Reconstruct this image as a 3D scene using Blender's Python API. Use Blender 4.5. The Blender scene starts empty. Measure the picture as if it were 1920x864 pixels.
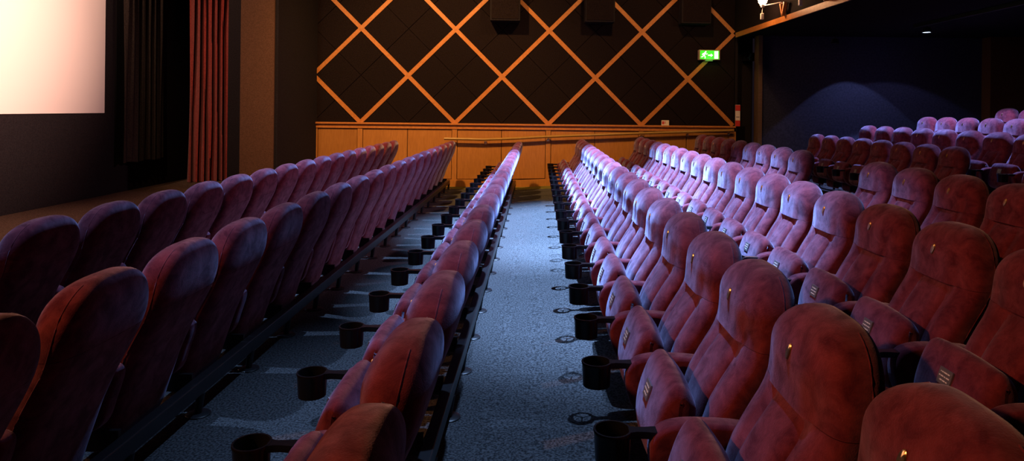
import bpy, bmesh, math, random
from mathutils import Vector, Matrix
random.seed(7)
scn = bpy.context.scene
COL = scn.collection
R = math.radians

# ------------------------------------------------------------------ materials
def new_mat(name):
    m = bpy.data.materials.new(name); m.use_nodes = True
    nt = m.node_tree; b = nt.nodes['Principled BSDF']
    return m, nt, b

def noise_mix(nt, b, c1, c2, scale, detail=3, lo=.35, hi=.65, coord='Object', stretch=None):
    tc = nt.nodes.new('ShaderNodeTexCoord'); out = tc.outputs[coord]
    if stretch:
        mp = nt.nodes.new('ShaderNodeMapping'); mp.inputs['Scale'].default_value = stretch
        nt.links.new(out, mp.inputs[0]); out = mp.outputs[0]
    n = nt.nodes.new('ShaderNodeTexNoise'); n.inputs['Scale'].default_value = scale; n.inputs['Detail'].default_value = detail
    nt.links.new(out, n.inputs['Vector'])
    r = nt.nodes.new('ShaderNodeValToRGB')
    r.color_ramp.elements[0].position = lo; r.color_ramp.elements[0].color = (*c1, 1)
    r.color_ramp.elements[1].position = hi; r.color_ramp.elements[1].color = (*c2, 1)
    nt.links.new(n.outputs[0], r.inputs[0]); nt.links.new(r.outputs[0], b.inputs['Base Color'])
    return out, n, r

def bump(nt, b, vec, scale, strength, dist=.002, detail=2):
    n = nt.nodes.new('ShaderNodeTexNoise'); n.inputs['Scale'].default_value = scale; n.inputs['Detail'].default_value = detail
    nt.links.new(vec, n.inputs['Vector'])
    bp = nt.nodes.new('ShaderNodeBump'); bp.inputs['Strength'].default_value = strength; bp.inputs['Distance'].default_value = dist
    nt.links.new(n.outputs[0], bp.inputs['Height']); nt.links.new(bp.outputs[0], b.inputs['Normal'])

def plain(name, col, rough=.6, metal=0, spec=.5, emit=None, es=0):
    m, nt, b = new_mat(name)
    b.inputs['Base Color'].default_value = (*col, 1); b.inputs['Roughness'].default_value = rough
    b.inputs['Metallic'].default_value = metal; b.inputs['Specular IOR Level'].default_value = spec
    if emit:
        b.inputs['Emission Color'].default_value = (*emit, 1); b.inputs['Emission Strength'].default_value = es
    return m

def velvet_mat():
    m, nt, b = new_mat('burgundy_velvet')
    tc = nt.nodes.new('ShaderNodeTexCoord')
    oi = nt.nodes.new('ShaderNodeObjectInfo')
    add = nt.nodes.new('ShaderNodeVectorMath'); add.operation = 'ADD'
    sc = nt.nodes.new('ShaderNodeVectorMath'); sc.operation = 'SCALE'; sc.inputs['Scale'].default_value = 1.0
    nt.links.new(oi.outputs['Location'], sc.inputs[0])
    nt.links.new(tc.outputs['Object'], add.inputs[0]); nt.links.new(sc.outputs[0], add.inputs[1])
    vec = add.outputs[0]
    n1 = nt.nodes.new('ShaderNodeTexNoise'); n1.inputs['Scale'].default_value = 14; n1.inputs['Detail'].default_value = 8; n1.inputs['Roughness'].default_value = .65
    n1.inputs['Distortion'].default_value = .5
    nt.links.new(vec, n1.inputs['Vector'])
    r = nt.nodes.new('ShaderNodeValToRGB')
    r.color_ramp.elements[0].position = .36; r.color_ramp.elements[0].color = (.075, .009, .018, 1)
    r.color_ramp.elements[1].position = .66; r.color_ramp.elements[1].color = (.180, .027, .036, 1)
    nt.links.new(n1.outputs[0], r.inputs[0]); nt.links.new(r.outputs[0], b.inputs['Base Color'])
    b.inputs['Roughness'].default_value = .85; b.inputs['Specular IOR Level'].default_value = .05
    mr = nt.nodes.new('ShaderNodeMapRange'); mr.inputs[1].default_value = .35; mr.inputs[2].default_value = .65
    mr.inputs[3].default_value = .38; mr.inputs[4].default_value = .85
    nt.links.new(n1.outputs[0], mr.inputs[0]); nt.links.new(mr.outputs[0], b.inputs['Sheen Weight'])
    b.inputs['Sheen Roughness'].default_value = .46
    b.inputs['Sheen Tint'].default_value = (.56, .62, 1.0, 1)
    bump(nt, b, vec, 260, .35, .0025)
    return m

def carpet_mat(name, c1, c2):
    m, nt, b = new_mat(name)
    vec, n, r = noise_mix(nt, b, c1, c2, 95, 6, .38, .62)
    b.inputs['Roughness'].default_value = .95; b.inputs['Specular IOR Level'].default_value = .1
    bump(nt, b, vec, 240, .8, .006)
    return m

def wood_mat(name, c1, c2, rough=.42, stretch=(1, 1, 14), scale=9):
    m, nt, b = new_mat(name)
    vec, n, r = noise_mix(nt, b, c1, c2, scale, 6, .3, .7, stretch=stretch)
    b.inputs['Roughness'].default_value = rough
    return m

def felt_mat(name, c1, c2, scale=60):
    m, nt, b = new_mat(name)
    vec, n, r = noise_mix(nt, b, c1, c2, scale, 4)
    b.inputs['Roughness'].default_value = .95; b.inputs['Specular IOR Level'].default_value = .1
    return m

VELVET = velvet_mat()
BLACKPL = plain('black_plastic', (.006, .006, .008), .28)
BLACKMT = plain('black_painted_metal', (.02, .02, .023), .38, .3)
BRASS = plain('brass_badge', (.85, .62, .30), .28, 1)
PLATE = plain('label_plate', (.22, .22, .26), .35, .5)
INK = plain('label_lettering', (.8, .8, .82), .5)
CARPET = carpet_mat('grey_carpet', (.022, .023, .025), (.10, .105, .112))
AISLEC = carpet_mat('olive_carpet', (.09, .085, .02), (.20, .19, .05))
OAK = wood_mat('oak_panel', (.34, .145, .03), (.43, .195, .045), stretch=(10, 10, 1.2), scale=6)
def vary(m, amt):
    nt = m.node_tree; b = nt.nodes['Principled BSDF']; src = b.inputs['Base Color'].links[0].from_socket
    oi = nt.nodes.new('ShaderNodeObjectInfo'); hs = nt.nodes.new('ShaderNodeHueSaturation'); mr = nt.nodes.new('ShaderNodeMapRange')
    mr.inputs[3].default_value = 1-amt; mr.inputs[4].default_value = 1+amt
    nt.links.new(oi.outputs['Random'], mr.inputs[0]); nt.links.new(mr.outputs[0], hs.inputs['Value'])
    nt.links.new(src, hs.inputs['Color']); nt.links.new(hs.outputs[0], b.inputs['Base Color'])
vary(OAK, .14)
OAKTRIM = wood_mat('oak_trim', (.40, .15, .032), (.52, .21, .05), stretch=(3, 3, 3), scale=8)
RAILW = wood_mat('rail_wood', (.26, .15, .035), (.36, .22, .05), rough=.3, stretch=(2, 10, 10), scale=6)
FABRIC = felt_mat('black_acoustic_fabric', (.006, .0035, .004), (.013, .0085, .009))
BLACKW = felt_mat('matt_black_wall', (.012, .010, .012), (.020, .017, .019))
BLUEW = felt_mat('slate_wall', (.030, .034, .06), (.045, .050, .085), 30)
BROWNW = felt_mat('brown_wall', (.075, .038, .020), (.11, .058, .032), 90)
CEILM = felt_mat('dark_ceiling', (.010, .009, .010), (.018, .016, .017))
DRAPE = felt_mat('charcoal_drape', (.022, .016, .014), (.045, .033, .027))
REDCUR = felt_mat('red_curtain_cloth', (.26, .030, .026), (.42, .06, .045), 40)
REDCUR.node_tree.nodes['Principled BSDF'].inputs['Sheen Weight'].default_value = .3
SCREENM = plain('screen_vinyl', (.85, .80, .76), .8, spec=.1)
WHITEP = plain('white_plastic', (.75, .70, .62), .4)
REDP = plain('red_plastic', (.55, .04, .03), .4)
GREENL = plain('green_lit_panel', (.02, .4, .03), .5, emit=(.03, .62, .015), es=1.3)
WHITEL = plain('white_lit_symbol', (.9, .9, .9), .5, emit=(.75, 1, .55), es=2.4)
BULB = plain('glowing_bulb', (1, .8, .6), .5, emit=(1, .52, .25), es=60)
COOLLENS = plain('cool_lens', (.8, .85, 1), .5, emit=(.6, .75, 1), es=9)
STEPM = plain('step_black', (.012, .012, .013), .5)
TEALP = plain('teal_print', (.15, .42, .36), .5)

# ------------------------------------------------------------------ object helpers
def link(name, me, m, parent=None, smooth=None):
    if m is not None and not me.materials: me.materials.append(m)
    o = bpy.data.objects.new(name, me); COL.objects.link(o)
    if parent: o.parent = parent
    return o

def obj(name, bm, m, parent=None, smooth=None, loc=None):
    bmesh.ops.recalc_face_normals(bm, faces=bm.faces)
    me = bpy.data.meshes.new(name); bm.to_mesh(me); bm.free()
    if smooth is not None:
        for p in me.polygons: p.use_smooth = True
        me.set_sharp_from_angle(angle=R(smooth))
    o = link(name, me, m, parent)
    if loc: o.location = loc
    return o

def empty(name, loc=(0, 0, 0), rz=0):
    o = bpy.data.objects.new(name, None); COL.objects.link(o)
    o.location = loc; o.rotation_euler = (0, 0, rz); o.empty_display_size = .1
    return o

def tag(o, label, cat, group=None):
    o['label'] = label; o['category'] = cat
    if group: o['group'] = group
    return o

def struct(o):
    o['kind'] = 'structure'; return o

def box(bm, x0, x1, y0, y1, z0, z1, bev=0, seg=2):
    r = bmesh.ops.create_cube(bm, size=1)
    vs = r['verts']
    bmesh.ops.scale(bm, vec=(x1-x0, y1-y0, z1-z0), verts=vs)
    bmesh.ops.translate(bm, vec=((x0+x1)/2, (y0+y1)/2, (z0+z1)/2), verts=vs)
    if bev:
        es = list({e for v in vs for e in v.link_edges})
        bmesh.ops.bevel(bm, geom=es, offset=bev, segments=seg, profile=.5, affect='EDGES')
    return bm

def B(*a, **k): return box(bmesh.new(), *a, **k)

def tube(bm, pts, r, n=12, cap=True):
    pts = [Vector(p) for p in pts]; rings = []
    for i, p in enumerate(pts):
        d = (pts[min(i+1, len(pts)-1)] - pts[max(i-1, 0)]).normalized()
        up = Vector((0, 0, 1)) if abs(d.z) < .9 else Vector((1, 0, 0))
        a = d.cross(up).normalized(); b = d.cross(a)
        rr = r[i] if isinstance(r, (list, tuple)) else r
        rings.append([bm.verts.new(p + (a*math.cos(2*math.pi*k/n) + b*math.sin(2*math.pi*k/n))*rr) for k in range(n)])
    for i in range(len(rings)-1):
        for k in range(n):
            bm.faces.new((rings[i][k], rings[i][(k+1) % n], rings[i+1][(k+1) % n], rings[i+1][k]))
    if cap:
        bm.faces.new(rings[0]); bm.faces.new(rings[-1])
    return bm

def lathe(bm, prof, n=28, c=(0, 0, 0)):
    rings = []
    for r, z in prof:
        if r < 1e-6: rings.append([bm.verts.new((c[0], c[1], c[2]+z))])
        else: rings.append([bm.verts.new((c[0]+r*math.cos(2*math.pi*k/n), c[1]+r*math.sin(2*math.pi*k/n), c[2]+z)) for k in range(n)])
    for a, b in zip(rings, rings[1:]):
        for k in range(n):
            if len(a) == 1 and len(b) == 1: continue
            if len(a) == 1: bm.faces.new((a[0], b[k], b[(k+1) % n]))
            elif len(b) == 1: bm.faces.new((a[k], a[(k+1) % n], b[0]))
            else: bm.faces.new((a[k], a[(k+1) % n], b[(k+1) % n], b[k]))
    return bm

def catmull(pts, sub=5):
    out = []; n = len(pts)
    for i in range(n):
        p0, p1, p2, p3 = pts[i-1], pts[i], pts[(i+1) % n], pts[(i+2) % n]
        for s in range(sub):
            t = s/sub
            out.append(tuple(.5*((2*p1[k]) + (-p0[k]+p2[k])*t + (2*p0[k]-5*p1[k]+4*p2[k]-p3[k])*t*t + (-p0[k]+3*p1[k]-3*p2[k]+p3[k])*t**3) for k in (0, 1)))
    return out

def loft_y(pts, half, r, steps=5, sub=5, crown=0, yc=0):
    """a soft solid whose xz outline is PTS (clockwise or not), rounded by r towards both ends in y"""
    P = catmull(pts, sub); n = len(P)
    area = sum(P[i-1][0]*P[i][1]-P[i][0]*P[i-1][1] for i in range(n))
    sgn = 1 if area > 0 else -1
    N = []
    for i in range(n):
        dx = P[(i+1) % n][0]-P[i-1][0]; dz = P[(i+1) % n][1]-P[i-1][1]
        L = math.hypot(dx, dz) or 1
        N.append((dz/L*sgn, -dx/L*sgn))
    bm = bmesh.new(); sl = []
    for s in range(steps+1):
        a = s/steps*math.pi/2
        sl.append((-half + r*(1-math.sin(a)), r*(1-math.cos(a))))
    sl = [(-half + r*(1-math.cos(s/steps*math.pi/2)), r*(1-math.sin(s/steps*math.pi/2))) for s in range(steps+1)]
    mid = []
    if crown:
        for k in range(1, 6):
            mid.append((-half+r + (half-r)*2*k/6, -crown*math.sin(math.pi*k/6)))
    sl = sl + mid + [(-y, i) for y, i in reversed(sl)]
    rings = [[bm.verts.new((P[i][0]-N[i][0]*ins, yc+y, P[i][1]-N[i][1]*ins)) for i in range(n)] for y, ins in sl]
    for a, b in zip(rings, rings[1:]):
        for k in range(n): bm.faces.new((a[k], a[(k+1) % n], b[(k+1) % n], b[k]))
    bm.faces.new(rings[0]); bm.faces.new(rings[-1])
    return bm

def interp(tab, z):
    if z <= tab[0][0]: return tab[0][1:]
    for a, b in zip(tab, tab[1:]):
        if z <= b[0]:
            t = (z-a[0])/(b[0]-a[0])
            return tuple(a[i]+(b[i]-a[i])*t for i in range(1, len(a)))
    return tab[-1][1:]

# ------------------------------------------------------------------ the cinema seat
PITCH = .5575
TOP = .872
SEC = [  # z, front x, rear x, half width
    (.075, -.335, -.275, .200), (.165, -.340, -.250, .214), (.25, -.342, -.222, .226), (.35, -.334, -.186, .230), (.45, -.300, -.144, .236),
    (.53, -.252, -.104, .240), (.59, -.210, -.074, .243), (.64, -.190, -.052, .245), (.69, -.186, -.034, .247), (.74, -.188, -.022, .247), (.80, -.186, -.014, .246), (.88, -.180, -.010, .246)]
SPLIT = .640
def sm(a, b, x):
    t = max(0, min(1, (x-a)/(b-a))); return t*t*(3-2*t)
def back_pt(z, th):
    xf, xr, w = interp(SEC, z)
    # smooth table a little
    a = interp(SEC, z-.02); b = interp(SEC, z+.02)
    xf = (xf*2+a[0]+b[0])/4; xr = (xr*2+a[1]+b[1])/4; w = (w*2+a[2]+b[2])/4
    cx = (xf+xr)/2; T = (xr-xf)/2
    if z > .63:
        u = min(1, (z-.63)/(TOP-.63)); w *= (1-u**2.6)**(1/2.6)
    if z > .745:
        u = min(1, (z-.745)/(TOP-.745)); T *= (1-u**2.2)**(1/2.2)
        cx += .02*u*u
    if z < .13:
        u = min(1, (.13-z)/.055); T *= (1-.55*u*u); w *= (1-.06*u*u)
    c, s = math.cos(th), math.sin(th)
    n = 4.0
    y = w*math.copysign(abs(s)**(2/n), s)
    x = cx + T*math.copysign(abs(c)**(2/3.0), c)
    # front recess between the bolsters, below the headrest
    if c < 0:
        side = 1-sm(.105, .155, abs(y))
        if z <= SPLIT+1e-6:
            x += .017*side*sm(.20, .30, z)
            x += -.006*(1-(y/.16)**2 if abs(y) < .16 else 0)
        else:
            x += -.014*side*sm(0, 1, 1-(z-SPLIT)/(TOP-SPLIT))
    return Vector((x, y, z))

def levels():
    lo = [.075+ (SPLIT-.075)*i/18 for i in range(19)]
    hi = [SPLIT + (.80-SPLIT)*i/9 for i in range(10)] + [.80+(TOP-.80)*math.sin(i/9*math.pi/2) for i in range(1, 9)] + [TOP-.0006]
    return lo, hi
NL = 56
def ring_mesh(zs, cap_lo, cap_hi, eps=0):
    bm = bmesh.new()
    rings = [[bm.verts.new(back_pt(z + (eps if i == 0 else 0), 2*math.pi*k/NL)) for k in range(NL)] for i, z in enumerate(zs)]
    for a, b in zip(rings, rings[1:]):
        for k in range(NL): bm.faces.new((a[k], a[(k+1) % NL], b[(k+1) % NL], b[k]))
    if cap_lo: bm.faces.new(rings[0])
    if cap_hi: bm.faces.new(rings[-1])
    return bm

def cup_mesh():
    bm = bmesh.new()
    ro, ri, h = .057, .052, .092
    lathe(bm, [(ri, -h), (ro-.005, -h), (ro-.001, -.012), (ro+.002, -.004), (ro+.001, 0), (ri, 0), (ri-.001, -.012), (ri-.004, -h), (ri, -h)], 30)
    lathe(bm, [(ri-.002, -h+.001), (ri-.014, -h+.001), (ri-.014, -h+.006), (ri-.002, -h+.006)], 30)
    for k in range(3):
        a = 2*math.pi*k/3 + .4
        tube(bm, [(0, 0, -h+.004), ((ri-.004)*math.cos(a), (ri-.004)*math.sin(a), -h+.004)], .004, 6)
    # tapered flat arm to the armrest
    L = [( .049, .024), (.072, .016), (.10, .017), (.125, .021), (.146, .021)]
    top = [bm.verts.new((x, -w, -.001)) for x, w in L] + [bm.verts.new((x, w, -.001)) for x, w in reversed(L)]
    bot = [bm.verts.new((v.co.x, v.co.y*.8, -.024)) for v in top]
    bm.faces.new(top); bm.faces.new(bot)
    for i in range(len(top)): bm.faces.new((top[i], top[(i+1) % len(top)], bot[(i+1) % len(top)], bot[i]))
    return bm

def make_seat():
    t = empty('cinema_seat')
    lo, hi = levels()
    obj('backrest', ring_mesh(lo, True, False), VELVET, t, 60)
    h = obj('headrest', ring_mesh(hi, True, True, .0012), VELVET, t, 50)
    # welt between front cushion and rear shell
    bm = bmesh.new(); pts = []
    th = math.pi*.5 - .12
    zz = [.2+.03*i for i in range(21)] + [.815, .83, .843, .853]
    for z in zz: pts.append(back_pt(z, th)*1.0)
    for z in reversed(zz): pts.append(back_pt(z, -th))
    tube(bm, pts, .0022, 6)
    obj('piping', bm, VELVET, t, 60)
    # padded panel in the recess
    bm = bmesh.new(); g = []
    for i in range(13):
        z = .27 + (.634-.27)*i/12; row = []
        for k in range(11):
            y = -.112+.224*k/10
            # front surface x at this z, y (search the ring)
            best = min((back_pt(z, math.pi*(1+q*.006)) for q in range(-70, 71)), key=lambda p: abs(p.y-y))
            e = min(1, min(i, 12-i)/2.0)*min(1, min(k, 10-k)/2.0)
            row.append(bm.verts.new((best.x + .004 - .022*math.sin(e*math.pi/2), y, z)))
        g.append(row)
    for a, b in zip(g, g[1:]):
        for k in range(10): bm.faces.new((a[k], a[k+1], b[k+1], b[k]))
    r = bmesh.ops.extrude_face_region(bm, geom=list(bm.faces))
    bmesh.ops.translate(bm, vec=(.012, 0, 0), verts=[v for v in r['geom'] if isinstance(v, bmesh.types.BMVert)])
    obj('lumbar_panel', bm, VELVET, t, 60)
    # tipped-up seat cushion
    pad = [(-.445, .222), (-.484, .265), (-.482, .35), (-.458, .435), (-.430, .492), (-.400, .512), (-.370, .500), (-.344, .455), (-.345, .40), (-.362, .33), (-.372, .26), (-.395, .222)]
    p = obj('seat_cushion', loft_y(pad, .205, .045, crown=.008), VELVET, t, 60)
    pl = obj('label_plate', B(-.0035, .0035, -.036, .036, -.028, .028, bev=.001), PLATE, p)
    pl.location = (-.4705, 0, .430); pl.rotation_euler = (0, R(18), 0)
    pl['label'] = 'small grey plate with three lines of white lettering'
    # armrest with its upholstered side
    arm = [(-.512, .34), (-.507, .392), (-.478, .432), (-.42, .450), (-.34, .452), (-.25, .447), (-.200, .435), (-.188, .40), (-.215, .31), (-.245, .225), (-.29, .192), (-.38, .192), (-.448, .215), (-.492, .27)]
    a = obj('armrest', loft_y(arm, .0385, .018), VELVET, t, 60)
    a.location.y = -PITCH/2
    c = obj('cup_holder', cup_mesh(), BLACKPL, t, 40)
    c.location = (-.622, -PITCH/2, .424)
    c['label'] = 'black plastic ring cup holder with spoked base'
    br = obj('bracket', B(-.42, -.192, -.010, .010, .110, .191), BLACKMT, t); br.location.y = -PITCH/2
    # number badge
    bm = bmesh.new()
    lathe(bm, [(0, 0), (.015, 0), (.0155, .002), (.013, .0052), (0, .0056)], 20)
    bmesh.ops.scale(bm, vec=(1.55, .75, 1), verts=bm.verts)
    bmesh.ops.rotate(bm, cent=(0, 0, 0), matrix=Matrix.Rotation(R(-90), 3, 'Y'), verts=bm.verts)
    bmesh.ops.rotate(bm, cent=(0, 0, 0), matrix=Matrix.Rotation(R(14), 3, 'X'), verts=bm.verts)
    bd = obj('number_badge', bm, BRASS, t, 40)
    best = min((back_pt(.762, math.pi*(1+q*.01)) for q in range(-30, 31)), key=lambda p: abs(p.y))
    bd.location = (best.x+.0015, 0, .762); bd.rotation_euler = (0, R(10), 0)
    bd['label'] = 'small oval brass seat badge'
    return t

def lettering(plate):
    bm = bmesh.new()
    for k, (w, dz) in enumerate([(.050, .014), (.056, 0), (.044, -.014)]):
        x = -.0042
        seg = 0; y = -w/2
        while y < w/2:
            l = [.011, .017, .008, .014][(seg+k) % 4]
            box(bm, x-.0004, x+.0004, y, min(y+l, w/2), dz-.0022, dz+.0022); y += l+.0035; seg += 1
    return bm

proto = make_seat()
_plate = [c for c in proto.children if c.name == 'seat_cushion'][0].children[0]
# the lines of print belong to the plate; kept in the plate's own mesh
bmx = bmesh.new(); bmx.from_mesh(_plate.data)
n0 = len(bmx.faces)
tmp = bpy.data.meshes.new('tmp'); lb = lettering(None); lb.to_mesh(tmp); lb.free()
bmx.from_mesh(tmp); bmx.faces.ensure_lookup_table()
for f in bmx.faces[n0:]: f.material_index = 1
bmx.to_mesh(_plate.data); bmx.free(); bpy.data.meshes.remove(tmp)
_plate.data.materials.append(INK)

def copy_tree(o, parent=None):
    c = o.copy(); COL.objects.link(c); c.parent = parent
    for ch in list(o.children): copy_tree(ch, c)
    return c

def floor_z(x):
    if x < -.3: return 0
    if x < 3.35: return .052*(x+.3)
    if x < 5.17: return .19
    if x < 6.17: return .35
    if x < 7.19: return .51
    return .67

YEND = 11.83
ORD = ['first', 'second', 'third', 'fourth', 'fifth', 'sixth', 'seventh', 'eighth', 'ninth', 'tenth', 'eleventh', 'twelfth', 'thirteenth', 'fourteenth', 'fifteenth', 'sixteenth', 'seventeenth', 'eighteenth', 'nineteenth', 'twentieth']
ROWS = [  # x0, seat indices counted from the panelled wall, row words, look
    (-2.41, range(0, 18), 'first row', 'burgundy velvet seat seen from behind'),
    (-1.405, range(0, 19), 'second row', 'burgundy velvet seat seen from behind'),
    (-.235, range(0, 20), 'third row', 'burgundy velvet tip-up seat'),
    (.86, range(0, 20), 'fourth row', 'burgundy velvet tip-up seat'),
    (1.885, range(0, 18), 'fifth row', 'burgundy velvet tip-up seat'),
    (2.955, [i for i in range(0, 15) if i not in (9, 10)], 'sixth row', 'burgundy velvet cinema seat'),
    (4.95, range(0, 8), 'seventh row', 'dim burgundy velvet cinema seat'),
    (5.84, range(0, 9), 'eighth row', 'velvet cinema seat lit lavender'),
    (6.86, range(0, 6), 'ninth row', 'burgundy velvet cinema seat'),
    (7.86, range(1, 4), 'tenth row', 'dim burgundy velvet cinema seat'),
]
used = False
ends = []
arm_p = [c for c in proto.children if c.name == 'armrest'][0]
cup_p = [c for c in proto.children if c.name == 'cup_holder'][0]
brk_p = [c for c in proto.children if c.name == 'bracket'][0]
for ri, (x0, idx, rowname, look) in enumerate(ROWS):
    z0 = floor_z(x0-.15)
    idx = list(idx)
    for i in idx:
        if used: s = copy_tree(proto)
        else: s = proto
        used = True
        y = YEND - PITCH*i
        s.location = (x0, y, z0); s.rotation_euler = (0, 0, 0)
        tag(s, f'{look}, {ORD[idx.index(i)]} from the panelled wall, {rowname} from the screen', 'cinema seat', f'cinema seats of the {rowname}')
        if i == 0 or (i == 11 and ri == 5) or (ri == 9 and i == 1): ends.append(s)
    # one steel rail per unbroken run, with a leg at every seat joint
    runs = [[i for i in idx if i < 10], [i for i in idx if i >= 10]] if ri == 5 else [idx]
    for run in runs:
        if not run: continue
        ya = YEND - PITCH*max(run) - PITCH/2 - .03; yb = YEND - PITCH*min(run) + PITCH/2 + .03
        words = rowname + (' beyond the gap' if ri == 5 and run[0] == 0 else ' before the gap' if ri == 5 else '')
        rt = tag(empty('seat_rail', (x0, ya, z0)), f'long black steel rail on short legs carrying the {words} of seats', 'rail')
        obj('beam', B(-.190, -.140, 0, yb-ya, .100, .168, bev=.005), BLACKMT, rt)
        fz = floor_z(x0-.165) - z0
        first = None
        for i in [max(run)+1]+list(reversed(run)):
            yy = YEND - PITCH*i + PITCH/2 - ya
            if first is None:
                bm = tube(bmesh.new(), [(-.154, 0, .105), (-.165, 0, fz+.006)], [.020, .016], 10)
                lg = obj('leg', bm, BLACKMT, rt, 40)
                bm = lathe(bmesh.new(), [(0, .009), (.05, .009), (.056, .005), (.056, .001), (0, .001)], 20)
                fp = obj('foot_plate', bm, BLACKMT, lg, 40); fp.location = (-.165, 0, fz)
                first = lg; lg.location.y = yy
            else:
                l2 = copy_tree(first, rt); l2.location.y = yy

# the last seat of a row also carries the armrest at the row's end
for s in ends:
    for p_ in (arm_p, cup_p, brk_p):
        e = p_.copy(); COL.objects.link(e); e.parent = s
        e.location = (p_.location.x, PITCH/2, p_.location.z)

# ------------------------------------------------------------------ room shell
YN, YW = -3.2, 12.6
def yw(x): return 12.6 + .03*x
def quad(bm, pts): return bm.faces.new([bm.verts.new(p) for p in pts])
def prism(bm, poly, y0, y1):
    """extrude an xz outline from y0 to y1"""
    a = [bm.verts.new((x, y0, z)) for x, z in poly]; b = [bm.verts.new((x, y1, z)) for x, z in poly]
    bm.faces.new(a); bm.faces.new(b)
    for i in range(len(poly)): bm.faces.new((a[i], a[(i+1) % len(poly)], b[(i+1) % len(poly)], b[i]))
    return bm

prof = [(-7.2, 0), (-.3, 0), (3.35, .19), (5.17, .19), (5.17, .35), (6.17, .35), (6.17, .51), (7.19, .51), (7.19, .67), (10.2, .67), (10.2, -.3), (-7.2, -.3)]
struct(obj('floor', prism(bmesh.new(), prof, YN, 15.2), CARPET))
struct(obj('floor_front', B(-6.84, -2.86, YN, 14.5, 0, .004), carpet_mat('brown_carpet_spill', (.07, .045, .03), (.19, .12, .085))))  # brown carpet with the screen's warm spill painted into its colour
# olive strip of carpet along the panelled wall
for nm in ('floor_aisle_strip',):
    bm = bmesh.new()
    P = [(-2.85, .004), (-.3, .004), (3.35, .194), (4.05, .194), (4.05, .19), (3.35, .19), (-.3, 0), (-2.85, 0)]
    prism(bm, P, 12.15, 12.62)
    o = obj('floor_border', bm, AISLEC); struct(o)
CEIL = 6.2
struct(obj('ceiling', B(-7.4, 4.2, YN-.2, 15.2, CEIL, CEIL+.2), CEILM))
struct(obj('ceiling_balcony', B(3.84, 10.4, YN-.2, 13.3, 2.86, 3.06), CEILM))
struct(obj('wall_near', B(-7.4, 10.4, YN-.2, YN, -.3, CEIL), BLACKW))
struct(obj('wall_back', B(10.0, 10.3, YN, 13.3, -.3, 3.0), BLACKW))
struct(obj('wall_screen', B(-7.2, -6.85, YN, 15.0, -.1, CEIL), BLACKW))
struct(obj('wall_stage', B(-7.2, -4.0, 14.6, 14.9, -.1, CEIL), BLACKW))

# panelled side wall
XL, XR = -4.10, 3.65
ang = math.atan(.03)
def on_wall(o, y_off=0):
    o.rotation_euler = (0, 0, ang); return o
# local frame of the wall: origin at (0,12.6,0), x along wall, -y towards the room
def wobj(name, bm, m, parent=None, smooth=None):
    o = obj(name, bm, m, parent, smooth)
    if parent is None:
        o.location = (0, YW, 0); o.rotation_euler = (0, 0, ang)
    return o
struct(wobj('wall_panelled', B(XL-.1, XR+.01, 0, .25, -.1, CEIL), FABRIC))

def clip_line(p, d, x0, x1, z0, z1):
    t0, t1 = -1e9, 1e9
    for a, lo, hi in ((0, x0, x1), (1, z0, z1)):
        ta = (lo-p[a])/d[a]; tb = (hi-p[a])/d[a]
        t0 = max(t0, min(ta, tb)); t1 = min(t1, max(ta, tb))
    return (t0, t1) if t1 > t0 else None
HX, DZ = 1.72, 1.165          # lattice period and its foot (top of the dado)
def strip(bm, p, q, w, y0, y1):
    p, q = Vector((p[0], 0, p[1])), Vector((q[0], 0, q[1])); d = (q-p).normalized(); n = Vector((-d.z, 0, d.x))*w/2
    c = [p-n, p+n, q+n, q-n]
    a = [bm.verts.new((v.x, y0, v.z)) for v in c]; b = [bm.verts.new((v.x, y1, v.z)) for v in c]
    bm.faces.new(a); bm.faces.new(b)
    for i in range(4): bm.faces.new((a[i], a[(i+1) % 4], b[(i+1) % 4], b[i]))
# acoustic squares, bevelled, their joints midway between the oak strips
bm = bmesh.new(); q = HX/2; h = q/2
X00 = .20
for i in range(-14, 16):
    for j in range(-2, 16):
        # corners lie on a half-size diagonal grid
        cx = X00 + h*(i); cz = DZ + h*(j)
        if (i + j) % 2: continue
        pts = [(cx, cz), (cx+h, cz+h), (cx, cz+2*h), (cx-h, cz+h)]
        if (cx-h < XL-1e-3) or (cx+h > XR+.05) or cz < DZ-h*.5 and False: pass
        # clip square to the field
        def clip(poly, f, g):
            out = []
            for a, b in zip(poly, poly[1:]+poly[:1]):
                fa, fb = f(a), f(b)
                if fa >= 0: out.append(a)
                if fa*fb < 0: t = fa/(fa-fb); out.append((a[0]+(b[0]-a[0])*t, a[1]+(b[1]-a[1])*t))
            return out
        poly = pts
        for f in (lambda p: p[0]-XL, lambda p: XR-p[0], lambda p: p[1]-DZ, lambda p: 6.0-p[1]):
            if poly: poly = clip(poly, f, None)
        if len(poly) < 3: continue
        ccx = sum(p[0] for p in poly)/len(poly); ccz = sum(p[1] for p in poly)/len(poly)
        def sh(p, k):
            dx, dz = p[0]-ccx, p[1]-ccz; L = math.hypot(dx, dz) or 1
            return (p[0]-dx/L*k, p[1]-dz/L*k)
        a = [bm.verts.new((p[0], 0, p[1])) for p in poly]
        b = [bm.verts.new((sh(p, .009)[0], -.018, sh(p, .009)[1])) for p in poly]
        for k in range(len(poly)):
            bm.faces.new((a[k], a[(k+1) % len(poly)], b[(k+1) % len(poly)], b[k]))
        bm.faces.new(b)
struct(wobj('wall_panelled_acoustic_squares', bm, FABRIC))
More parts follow.
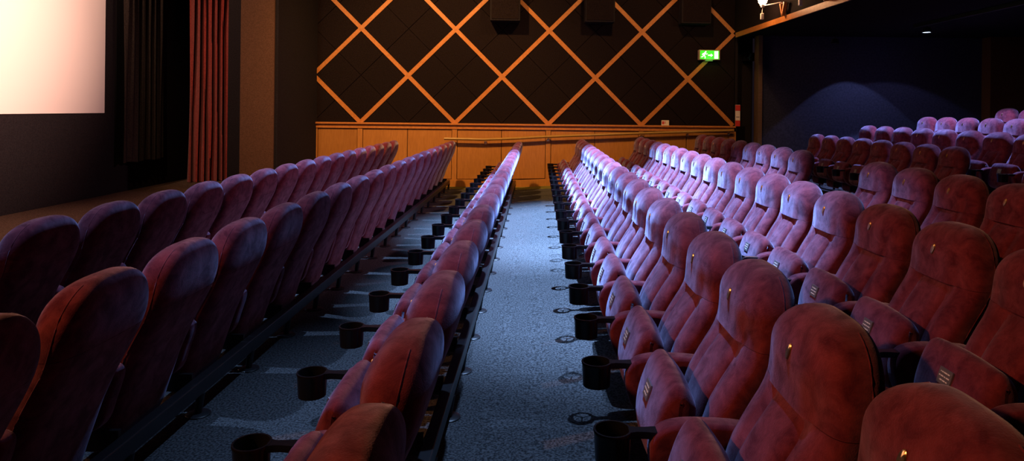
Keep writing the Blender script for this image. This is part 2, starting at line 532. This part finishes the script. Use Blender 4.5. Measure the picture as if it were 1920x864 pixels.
# oak strips, one trim object each
n = 0
for d in ((1, 1), (1, -1)):
    for k in range(-8, 9):
        p = (X00 + HX*k, DZ)
        for base in (p,):
            t = clip_line(base, d, XL+.02, XR-.02, DZ, 6.0)
            if not t or t[1]-t[0] < .1: continue
            a = (base[0]+d[0]*t[0], base[1]+d[1]*t[0]); b = (base[0]+d[0]*t[1], base[1]+d[1]*t[1])
            n += 1
            bm = bmesh.new(); strip(bm, a, b, .072, -.034 if d[1] > 0 else -.033, -.016)
            struct(wobj(f'trim_{n}', bm, OAKTRIM))

# dado: frame, fielded panels, cap
bm = bmesh.new()
zf = lambda x: floor_z(x)
def slab(bm, x0, x1, zb, zt, y0, y1):
    """box whose foot follows the floor; zb callable"""
    vs = []
    for y in (y0, y1):
        vs.append([bm.verts.new((x0, y, zb(x0))), bm.verts.new((x1, y, zb(x1))), bm.verts.new((x1, y, zt(x1))), bm.verts.new((x0, y, zt(x0)))])
    a, b = vs; bm.faces.new(a); bm.faces.new(b)
    for i in range(4): bm.faces.new((a[i], a[(i+1) % 4], b[(i+1) % 4], b[i]))
c_ = lambda v: (lambda x: v)
up = lambda v: (lambda x: floor_z(x)+v)
for x0, x1 in ((XL, -.3), (-.3, XR)):
    slab(bm, x0, x1, up(-.02), up(.12), -.050, 0)
    slab(bm, x0, x1, up(.12), up(.135), -.042, 0)
stiles = []
x = XL
for k in range(-3, 3):
    xs = X00 + HX*k
    slab(bm, xs-.045, xs+.045, up(.1), c_(1.06), -.040, 0); stiles.append(xs)
slab(bm, XL, XL+.09, up(.1), c_(1.06), -.040, 0)
slab(bm, XR-.09, XR, up(.1), c_(1.06), -.040, 0)
o = struct(wobj('wall_panelled_dado_frame', bm, OAK))
edges = [XL+.09] 
xs_all = sorted([XL+.045]+stiles+[XR-.045])
pn = 0
for a, b in zip(xs_all, xs_all[1:]):
    if b-a < .3: continue
    m_ = (a+b)/2
    parts = [(a+.055, m_-.006), (m_+.006, b-.055)] if b-a > 1.2 else [(a+.055, b-.055)]
    for (p0, p1) in parts:
        pn += 1
        bm = bmesh.new(); slab(bm, p0, p1, up(.146), c_(1.05), -.026, 0)
        struct(wobj(f'wall_panelled_dado_panel_{pn}', bm, OAK))
bm = bmesh.new()
slab(bm, XL, XR, c_(1.06), c_(1.135), -.052, 0)
slab(bm, XL-.01, XR+.02, c_(1.135), c_(1.165), -.085, 0)
struct(wobj('trim_dado_cap', bm, OAKTRIM))

# corner column / proscenium wing beside the curtain
struct(obj('wall_wing', B(-4.60, -4.08, 10.55, 12.75, -.1, CEIL), BROWNW))
struct(obj('wall_wing_side', B(-4.08, -4.03, 10.58, 12.5, -.1, CEIL), BLACKW))
struct(obj('wall_wing_return', B(-4.95, -4.605, 10.9, 14.6, -.1, CEIL), BLACKW))

# wall to the right of the panels: recess with a doorway, post, slate wall, return
struct(obj('wall_recess', B(XR+.01, 4.13, 13.15, 13.3, -.1, CEIL), BLACKW))
struct(obj('wall_recess_side', B(XR+.02, XR+.07, 12.72, 13.15, -.1, 2.9), BLACKW))
struct(obj('wall_slate', B(4.20, 8.32, 12.80, 13.05, -.1, 2.9), BLUEW))
bm = B(4.20, 8.32, 12.785, 12.80, .19, 1.18)
struct(obj('wall_slate_lower_panel', bm, BLUEW))
struct(obj('wall_return', B(8.32, 10.2, 12.55, 13.05, -.1, 2.9), BROWNW))
struct(obj('trim_post', B(4.10, 4.18, 12.70, 12.95, .1, 2.86, bev=.006), wood_mat('dark_oak', (.10, .06, .035), (.15, .09, .05), rough=.6)))
struct(obj('door_1', B(3.74, 4.10, 13.10, 13.149, .19, 2.3, bev=.004), BLACKW))

# upper bulkhead running over the seats, with its oak strip
bk = lambda y: 3.66 + (12.63-y)*.028
bm = bmesh.new()
pts = [(bk(12.9), 12.9), (bk(YN), YN), (bk(YN)+.22, YN), (bk(12.9)+.22, 12.9)]
a = [bm.verts.new((x, y, 2.86)) for x, y in pts]; b = [bm.verts.new((x, y, CEIL)) for x, y in pts]
bm.faces.new(a); bm.faces.new(b)
for i in range(4): bm.faces.new((a[i], a[(i+1) % 4], b[(i+1) % 4], b[i]))
struct(obj('wall_bulkhead', bm, FABRIC))
def along(name, m, y0, y1, z0, z1, out):
    bm = bmesh.new()
    a = [bm.verts.new((bk(y)-o_, y, z)) for y, o_, z in ((y0, 0, z0), (y0, out, z0), (y0, out, z1), (y0, 0, z1))]
    b = [bm.verts.new((bk(y)-o_, y, z)) for y, o_, z in ((y1, 0, z0), (y1, out, z0), (y1, out, z1), (y1, 0, z1))]
    bm.faces.new(a); bm.faces.new(b)
    for i in range(4): bm.faces.new((a[i], a[(i+1) % 4], b[(i+1) % 4], b[i]))
    return obj(name, bm, m)
struct(along('trim_bulkhead_strip', OAKTRIM, YN, 12.58, 2.80, 2.885, .03))

# ------------------------------------------------------------------ screen, drapes
XS = -6.80
scr = tag(empty('projection_screen', (XS, 0, 0)), 'large white cinema screen glowing warm on the black-draped end wall', 'screen')
obj('screen_surface', B(-.02, 0, -1.5, 10.72, 1.305, 5.7), SCREENM, scr)
mk = obj('masking', B(-.045, -.021, -1.9, 10.94, .006, 5.95), BLACKW, scr)

def pleats(x0, y0, x1, y1, z0, z1, nf, depth, seed, thick=.01, gather=0, nz=10, gz=0):
    rnd = random.Random(seed); bm = bmesh.new()
    L = math.hypot(x1-x0, y1-y0); ux, uy = (x1-x0)/L, (y1-y0)/L; nx, ny = uy, -ux
    ph = [rnd.uniform(-.5, .5) for _ in range(nf+2)]; am = [rnd.uniform(.55, 1.15) for _ in range(nf+2)]
    N = nf*12; g = []
    for j in range(nz+1):
        z = z0+(z1-z0)*j/nz; row = []
        for i in range(N+1):
            t = i/N; f = t*nf; k = int(f)
            a = am[min(k, nf)]*(1-(f-k)) + am[min(k+1, nf+1)]*(f-k)
            off = depth*a*math.sin(2*math.pi*f + ph[min(k, nf)]*.6 + .5*math.sin(z*1.3+k)) + .25*depth*math.sin(4.7*math.pi*f+z*.8)
            tt = .5+(t-.5)*(1-gather*math.sin(min(1, max(0, (z-z0)/(z1-z0)))*math.pi)*.5)
            row.append((x0+ux*L*tt+nx*off, y0+uy*L*tt+ny*off, z + gz*math.sin(f*2)))
        g.append(row)
    A = [[bm.verts.new(p) for p in r] for r in g]
    Bv = [[bm.verts.new((p[0]-nx*thick, p[1]-ny*thick, p[2])) for p in r] for r in g]
    for j in range(nz):
        for i in range(N):
            bm.faces.new((A[j][i], A[j][i+1], A[j+1][i+1], A[j+1][i]))
            bm.faces.new((Bv[j][i+1], Bv[j][i], Bv[j+1][i], Bv[j+1][i+1]))
    for j in range(nz):
        bm.faces.new((A[j][0], A[j+1][0], Bv[j+1][0], Bv[j][0])); bm.faces.new((A[j][N], Bv[j][N], Bv[j+1][N], A[j+1][N]))
    for i in range(N):
        bm.faces.new((A[0][i], Bv[0][i], Bv[0][i+1], A[0][i+1])); bm.faces.new((A[nz][i], A[nz][i+1], Bv[nz][i+1], Bv[nz][i]))
    return bm
o = obj('stage_curtain', pleats(-6.50, 12.70, -5.93, 13.22, .012, 6.1, 7, .125, 3, gather=.10, nz=14), REDCUR, None, 60)
tag(o, 'tall red pleated stage curtain hanging gathered beside the brown wall wing', 'curtain')
o = obj('side_drape', pleats(-6.66, 10.98, -6.66, 12.15, .50, 6.1, 7, .035, 5, gz=.01), DRAPE, None, 60)
tag(o, 'dark grey pleated drape hanging between the screen and the red curtain', 'drape')

# ------------------------------------------------------------------ fittings on the panelled wall
# handrail
pts = [(-1.70, .884), (-1.35, .880), (-.98, .874), (-.4, .900), (.18, .938), (1.0, .975), (1.9, 1.017), (2.8, 1.052), (3.62, 1.088)]
Z0 = Vector((0, YW, 0)); Mw = Matrix.Rotation(ang, 3, 'Z')
def W(x, y, z): return Z0 + Mw @ Vector((x, y, z))
hr = tag(empty('handrail', W(0, -.12, 0), ang), 'long round wooden handrail rising along the oak dado', 'handrail')
obj('rail', tube(bmesh.new(), [(x, 0, z) for x, z in pts], .024, 14), RAILW, hr, 50)
for x, z in ((-.95, .875), (.20, .939), (1.92, 1.018), (2.78, 1.051), (3.55, 1.085)):
    bm = tube(bmesh.new(), [(x, .0, z-.02), (x, .0, z-.055), (x, .065, z-.06)], .008, 8)
    box(bm, x-.025, x+.025, .062, .069, z-.09, z-.03, bev=.002)
    obj('rail_bracket', bm, BRASS, hr, 40)

# loudspeakers
for k, (x, lab) in enumerate(((-.61, 'black box loudspeaker on the lattice wall, the one nearest the screen'),
                              (1.10, 'black box loudspeaker on the lattice wall, middle one of three'),
                              (2.85, 'black box loudspeaker on the lattice wall, close above the exit sign'))):
    t = tag(empty('loudspeaker', W(x, -.035, 3.02), ang), lab, 'loudspeaker', 'loudspeakers on the lattice wall')
    obj('cabinet', B(-.27, .27, -.30, -.02, 0, .62, bev=.015), BLACKW, t)
    obj('grille', B(-.245, .245, -.312, -.301, .03, .59, bev=.005), FABRIC, t)
    obj('mounting_plate', B(-.1, .1, -.019, .0, .2, .45, bev=.004), BLACKMT, t)

# exit sign
ex = tag(empty('exit_sign', W(3.15, -.05, 2.38), ang), 'lit green running-man exit sign in a grey frame on the lattice wall', 'exit sign')
obj('housing', B(-.195, .195, -.09, .018, 0, .185, bev=.008), plain('sign_housing', (.35, .27, .22), .5), ex)
obj('lit_panel', B(-.175, .175, -.094, -.0905, .015, .170), GREENL, ex)
bm = bmesh.new(); y0, y1 = -.0975, -.0945
def sy(poly):
    a = [bm.verts.new((x, y0, z)) for x, z in poly]; b = [bm.verts.new((x, y1, z)) for x, z in poly]
    bm.faces.new(a); bm.faces.new(b)
    for i in range(len(poly)): bm.faces.new((a[i], a[(i+1) % len(poly)], b[(i+1) % len(poly)], b[i]))
def limb(p, q, w):
    d = Vector((q[0]-p[0], q[1]-p[1])).normalized(); n_ = Vector((-d.y, d.x))*w/2
    sy([(p[0]-n_.x, p[1]-n_.y), (p[0]+n_.x, p[1]+n_.y), (q[0]+n_.x, q[1]+n_.y), (q[0]-n_.x, q[1]-n_.y)])
sy([(-.075+.014*math.cos(a*math.pi/6), .146+.014*math.sin(a*math.pi/6)) for a in range(12)])   # head
limb((-.085, .128), (-.112, .080), .030)      # trunk
limb((-.088, .124), (-.058, .100), .011); limb((-.058, .100), (-.042, .116), .010)
limb((-.092, .124), (-.128, .112), .011); limb((-.128, .112), (-.140, .090), .010)
limb((-.108, .084), (-.082, .058), .014); limb((-.082, .058), (-.088, .026), .013)
limb((-.112, .084), (-.130, .056), .014); limb((-.130, .056), (-.160, .052), .013)
obj('running_figure', bm, WHITEL, ex)
bm = bmesh.new()
limb((-.030, .085), (.030, .085), .018); sy([(.022, .115), (.060, .085), (.022, .055)])
obj('arrow', bm, WHITEL, ex)
bm = bmesh.new(); sy([(.088, .022), (.155, .022), (.155, .160), (.088, .160)])
obj('door_symbol', bm, WHITEL, ex)
obj('sign_bracket', B(-.07, .07, -.05, -.02, -.018, -.0005), WHITEP, ex)

# small notice on the dado cap
nt_ = tag(empty('notice_card', W(2.36, -.055, 1.1655), ang), 'small white card with a red mark standing on the dado ledge', 'notice')
obj('card', B(-.07, .07, -.004, .004, 0, .095), WHITEP, nt_)
bm = B(-.058, -.022, -.0065, -.0045, .02, .075); box(bm, -.010, .002, -.0065, -.0045, .03, .075)
obj('printed_mark', bm, REDP, nt_)

# fire point plate in the recess
fe = tag(empty('fire_point_sign', W(3.72, -.03, 1.16)), 'narrow fire notice, red above and below a pale panel, at the wall corner', 'sign')
obj('sign_board', B(-.045, .045, .0, .012, 0, .40, bev=.003), WHITEP, fe)
obj('red_top', B(-.045, .045, -.002, -.0003, .29, .395), REDP, fe)
obj('red_foot', B(-.045, .045, -.002, -.0003, .003, .11), REDP, fe)
obj('printed_lines', B(-.03, .03, -.002, -.0003, .17, .18), BLACKPL, fe)

# small direction sign near the post
ds = tag(empty('direction_sign', (4.02, 13.0, 2.40)), 'small dark sign with a teal running figure, half hidden by the post', 'sign')
obj('sign_panel', B(-.10, .12, 0, .09, 0, .16, bev=.003), BLACKPL, ds)
bm = bmesh.new(); y0, y1 = -.004, -.001
limb((.02, .12), (.0, .07), .03); limb((.0, .07), (-.035, .055), .018); limb((.0, .075), (.01, .02), .018); limb((.02, .12), (.03, .14), .02)
obj('running_figure', bm, TEALP, ds)

# bulkhead lamp brackets (V-shaped oak stays with a lamp arm)
def bracket_lamp(y, lit, label):
    x = bk(y)-.03
    t = tag(empty('bracket_lamp', (x, y, 2.887)), label, 'lamp')
    for s in (-1, 1):
        bm = bmesh.new(); strip_pts = [(0, 0), (s*.085, .19)]
        d = Vector((0, s*.085, .19)).normalized(); nn = Vector((0, d.z, -d.y))*.018
        c = [Vector((0, 0, 0))-nn, Vector((0, 0, 0))+nn, Vector((0, s*.085, .19))+nn, Vector((0, s*.085, .19))-nn]
        a = [bm.verts.new((0, v.y, v.z)) for v in c]; b = [bm.verts.new((-.05, v.y, v.z)) for v in c]
        bm.faces.new(a); bm.faces.new(b)
        for i in range(4): bm.faces.new((a[i], a[(i+1) % 4], b[(i+1) % 4], b[i]))
        obj('oak_stay', bm, OAKTRIM, t)
    obj('lamp_arm', tube(bmesh.new(), [(-.02, .08, .192), (-.03, 0, .196), (-.06, .0, .196), (-.24, .25, .180)], .010, 8), WHITEP, t, 40)
    bm = lathe(bmesh.new(), [(0, .0), (.025, .0), (.03, .015), (.04, .035), (.036, .035), (.028, .02), (0, .018)], 20)
    sh_ = obj('lamp_cup', bm, WHITEP, t, 40); sh_.location = (-.25, .26, .160)
    bm = lathe(bmesh.new(), [(.0, -.07), (.035, -.06), (.06, -.03), (.07, .01), (.06, .045), (.03, .066), (0, .07)], 20)
    bl = obj('bulb', bm, BULB if lit else WHITEP, t, 60); bl.location = (-.25, .26, .262)
    obj('cord', tube(bmesh.new(), [(-.25, .26, .160), (-.255, .26, .10), (-.255, .26, .06)], .004, 6), WHITEP, t)
    obj('switch_box', B(-.28, -.235, .235, .285, -.03, .065, bev=.006), WHITEP, t)
    return (x-.25, y+.26, 2.887+.262)
LP = bracket_lamp(10.25, True, 'glowing wall lamp on a V-shaped oak bracket above the ceiling strip')
bracket_lamp(8.82, False, 'unlit V-shaped oak lamp bracket on the ceiling strip, beyond the glowing lamp')

# track and downlights under the balcony
tr = obj('lighting_rail', B(5.98, 6.02, 2.0, 10.9, 2.80, 2.858, bev=.004), BLACKMT)
tag(tr, 'thin black lighting track fixed under the dark balcony ceiling', 'track')
def downlight(x, y, z, lit, label):
    t = tag(empty('downlight', (x, y, z)), label, 'downlight')
    obj('can', lathe(bmesh.new(), [(0, .09), (.05, .09), (.055, .08), (.075, .012), (.072, .010), (.05, .075), (0, .08)], 24), BLACKMT, t, 40)
    obj('lens', lathe(bmesh.new(), [(0, .018), (.066, .018), (.066, .022), (0, .022)], 24), COOLLENS if lit else BLACKMT, t, 40)
    obj('stem', tube(bmesh.new(), [(0, 0, .09), (0, 0, 2.858-z)], .008, 8), BLACKMT, t)
downlight(6.20, 10.9, 2.72, True, 'small lit white downlight hanging under the dark balcony ceiling')
downlight(5.30, 12.2, 2.66, False, 'unlit black downlight near the slate wall, only faint glints on it')

# ------------------------------------------------------------------ lights
def spot(name, loc, target, energy, col, deg, blend=.3, r=.05):
    l = bpy.data.lights.new(name, 'SPOT'); l.energy = energy; l.color = col; l.spot_size = R(deg); l.spot_blend = blend; l.shadow_soft_size = r
    o = bpy.data.objects.new(name, l); COL.objects.link(o); o.location = loc
    o.rotation_euler = (Vector(target)-Vector(loc)).to_track_quat('-Z', 'Y').to_euler()
    return o
COOL = (.34, .55, 1.0); WARM = (1.0, .50, .17); PEACH = (1.0, .66, .50)
for py, e, dg in ((5.5, 7000, 46), (8.2, 16000, 50)):
    spot('house_spot', (.85, py, 5.8), (.9, py, 0), e, COOL, dg, .7, .05)
spot('house_spot_near', (.5, 3.9, 5.8), (.0, 3.2, 0), 1100, COOL, 40, 1, .06)
for qy, e in ((3.9, 850), (6.4, 2500), (8.7, 2600)):
    spot('front_row_spot', (-3.3, qy, 5.8), (-1.75, qy, 0), e, COOL, 40, .8, .04)
spot('bulkhead_warm', (3.45, 7.4, 3.9), (-2.2, 8.4, .4), 560, (1.0, .46, .62), 70, 1, .08)
spot('balcony_spot', (6.3, 10.9, 2.70), (6.35, 10.8, 0), 520, (.36, .44, 1), 104, .15, .04)
spot('balcony_spot_wall', (5.80, 12.05, 2.80), (5.80, 12.05, 0), 45, (.45, .50, 1), 88, .06, .02)
spot('balcony_spot_broad', (6.5, 11.5, 2.80), (6.5, 11.7, 0), 20, (.5, .5, 1), 112, .1, .02)
spot('balcony_spot_rear', (6.4, 8.6, 2.80), (6.5, 8.6, 0), 330, (.38, .44, 1), 96, .25, .04)
# warm
spot('wall_wash_a', (-2.2, 8.6, 5.6), (-1.9, 12.6, .9), 1800, WARM, 80, .9, .1)
spot('wall_wash_b', (1.6, 8.6, 5.6), (1.0, 12.6, 1.8), 520, WARM, 80, .9, .1)
spot('screen_light', (1.5, 6.0, 5.0), (-6.8, 7.2, 3.3), 9500, (1.0, .56, .42), 50, 1.0, .1)
spot('screen_glow_fill', (-5.0, .2, 4.4), (1.5, 2.0, .3), 900, (1.0, .37, .13), 66, 1, .1)  # added spot standing in for the screen's glow on the near seats
spot('warm_fill_far', (-4.6, 7.0, 5.2), (2.5, 7.6, .4), 110, (1.0, .34, .12), 90, .9, .1)  # weak added warm fill for the farther seat fronts
spot('curtain_light', (-6.3, 9.0, 5.4), (-6.2, 12.9, 2.0), 330, (1.0, .6, .40), 50, .9, .03)
spot('wing_fill', (-4.2, 6.0, 5.6), (-4.4, 10.6, 2.4), 420, (1.0, .6, .36), 50, .9, .1)  # added warm wash that brightens the wing, no fixture behind it
p = bpy.data.lights.new('lamp_glow', 'POINT'); p.energy = 26; p.color = (1, .5, .24); p.shadow_soft_size = .06
po = bpy.data.objects.new('lamp_glow', p); COL.objects.link(po); po.location = (LP[0]-.12, LP[1], LP[2]+.02)
p = bpy.data.lights.new('exit_glow', 'POINT'); p.energy = 1.2; p.color = (.15, 1, .1); p.shadow_soft_size = .06
po = bpy.data.objects.new('exit_glow', p); COL.objects.link(po); po.location = W(3.15, -.22, 2.42)

w = bpy.data.worlds.new('world'); scn.world = w; w.use_nodes = True
w.node_tree.nodes['Background'].inputs[0].default_value = (.03, .02, .03, 1)
w.node_tree.nodes['Background'].inputs[1].default_value = .2

# ------------------------------------------------------------------ camera
cd = bpy.data.cameras.new('camera'); cam = bpy.data.objects.new('camera', cd); COL.objects.link(cam)
cd.sensor_width = 36; cd.lens = 24; cd.sensor_fit = 'HORIZONTAL'
cd.shift_x = -48/1920; cd.shift_y = -(432-204)/1920; cd.clip_start = .02
cam.location = (0, 0, 1.445); cam.rotation_euler = (R(90), -.011, 0)
scn.camera = cam
scn.view_settings.view_transform = 'Standard'; scn.view_settings.look = 'None'
scn.view_settings.gamma = 1; scn.view_settings.exposure = 0; scn.view_settings.use_curve_mapping = False
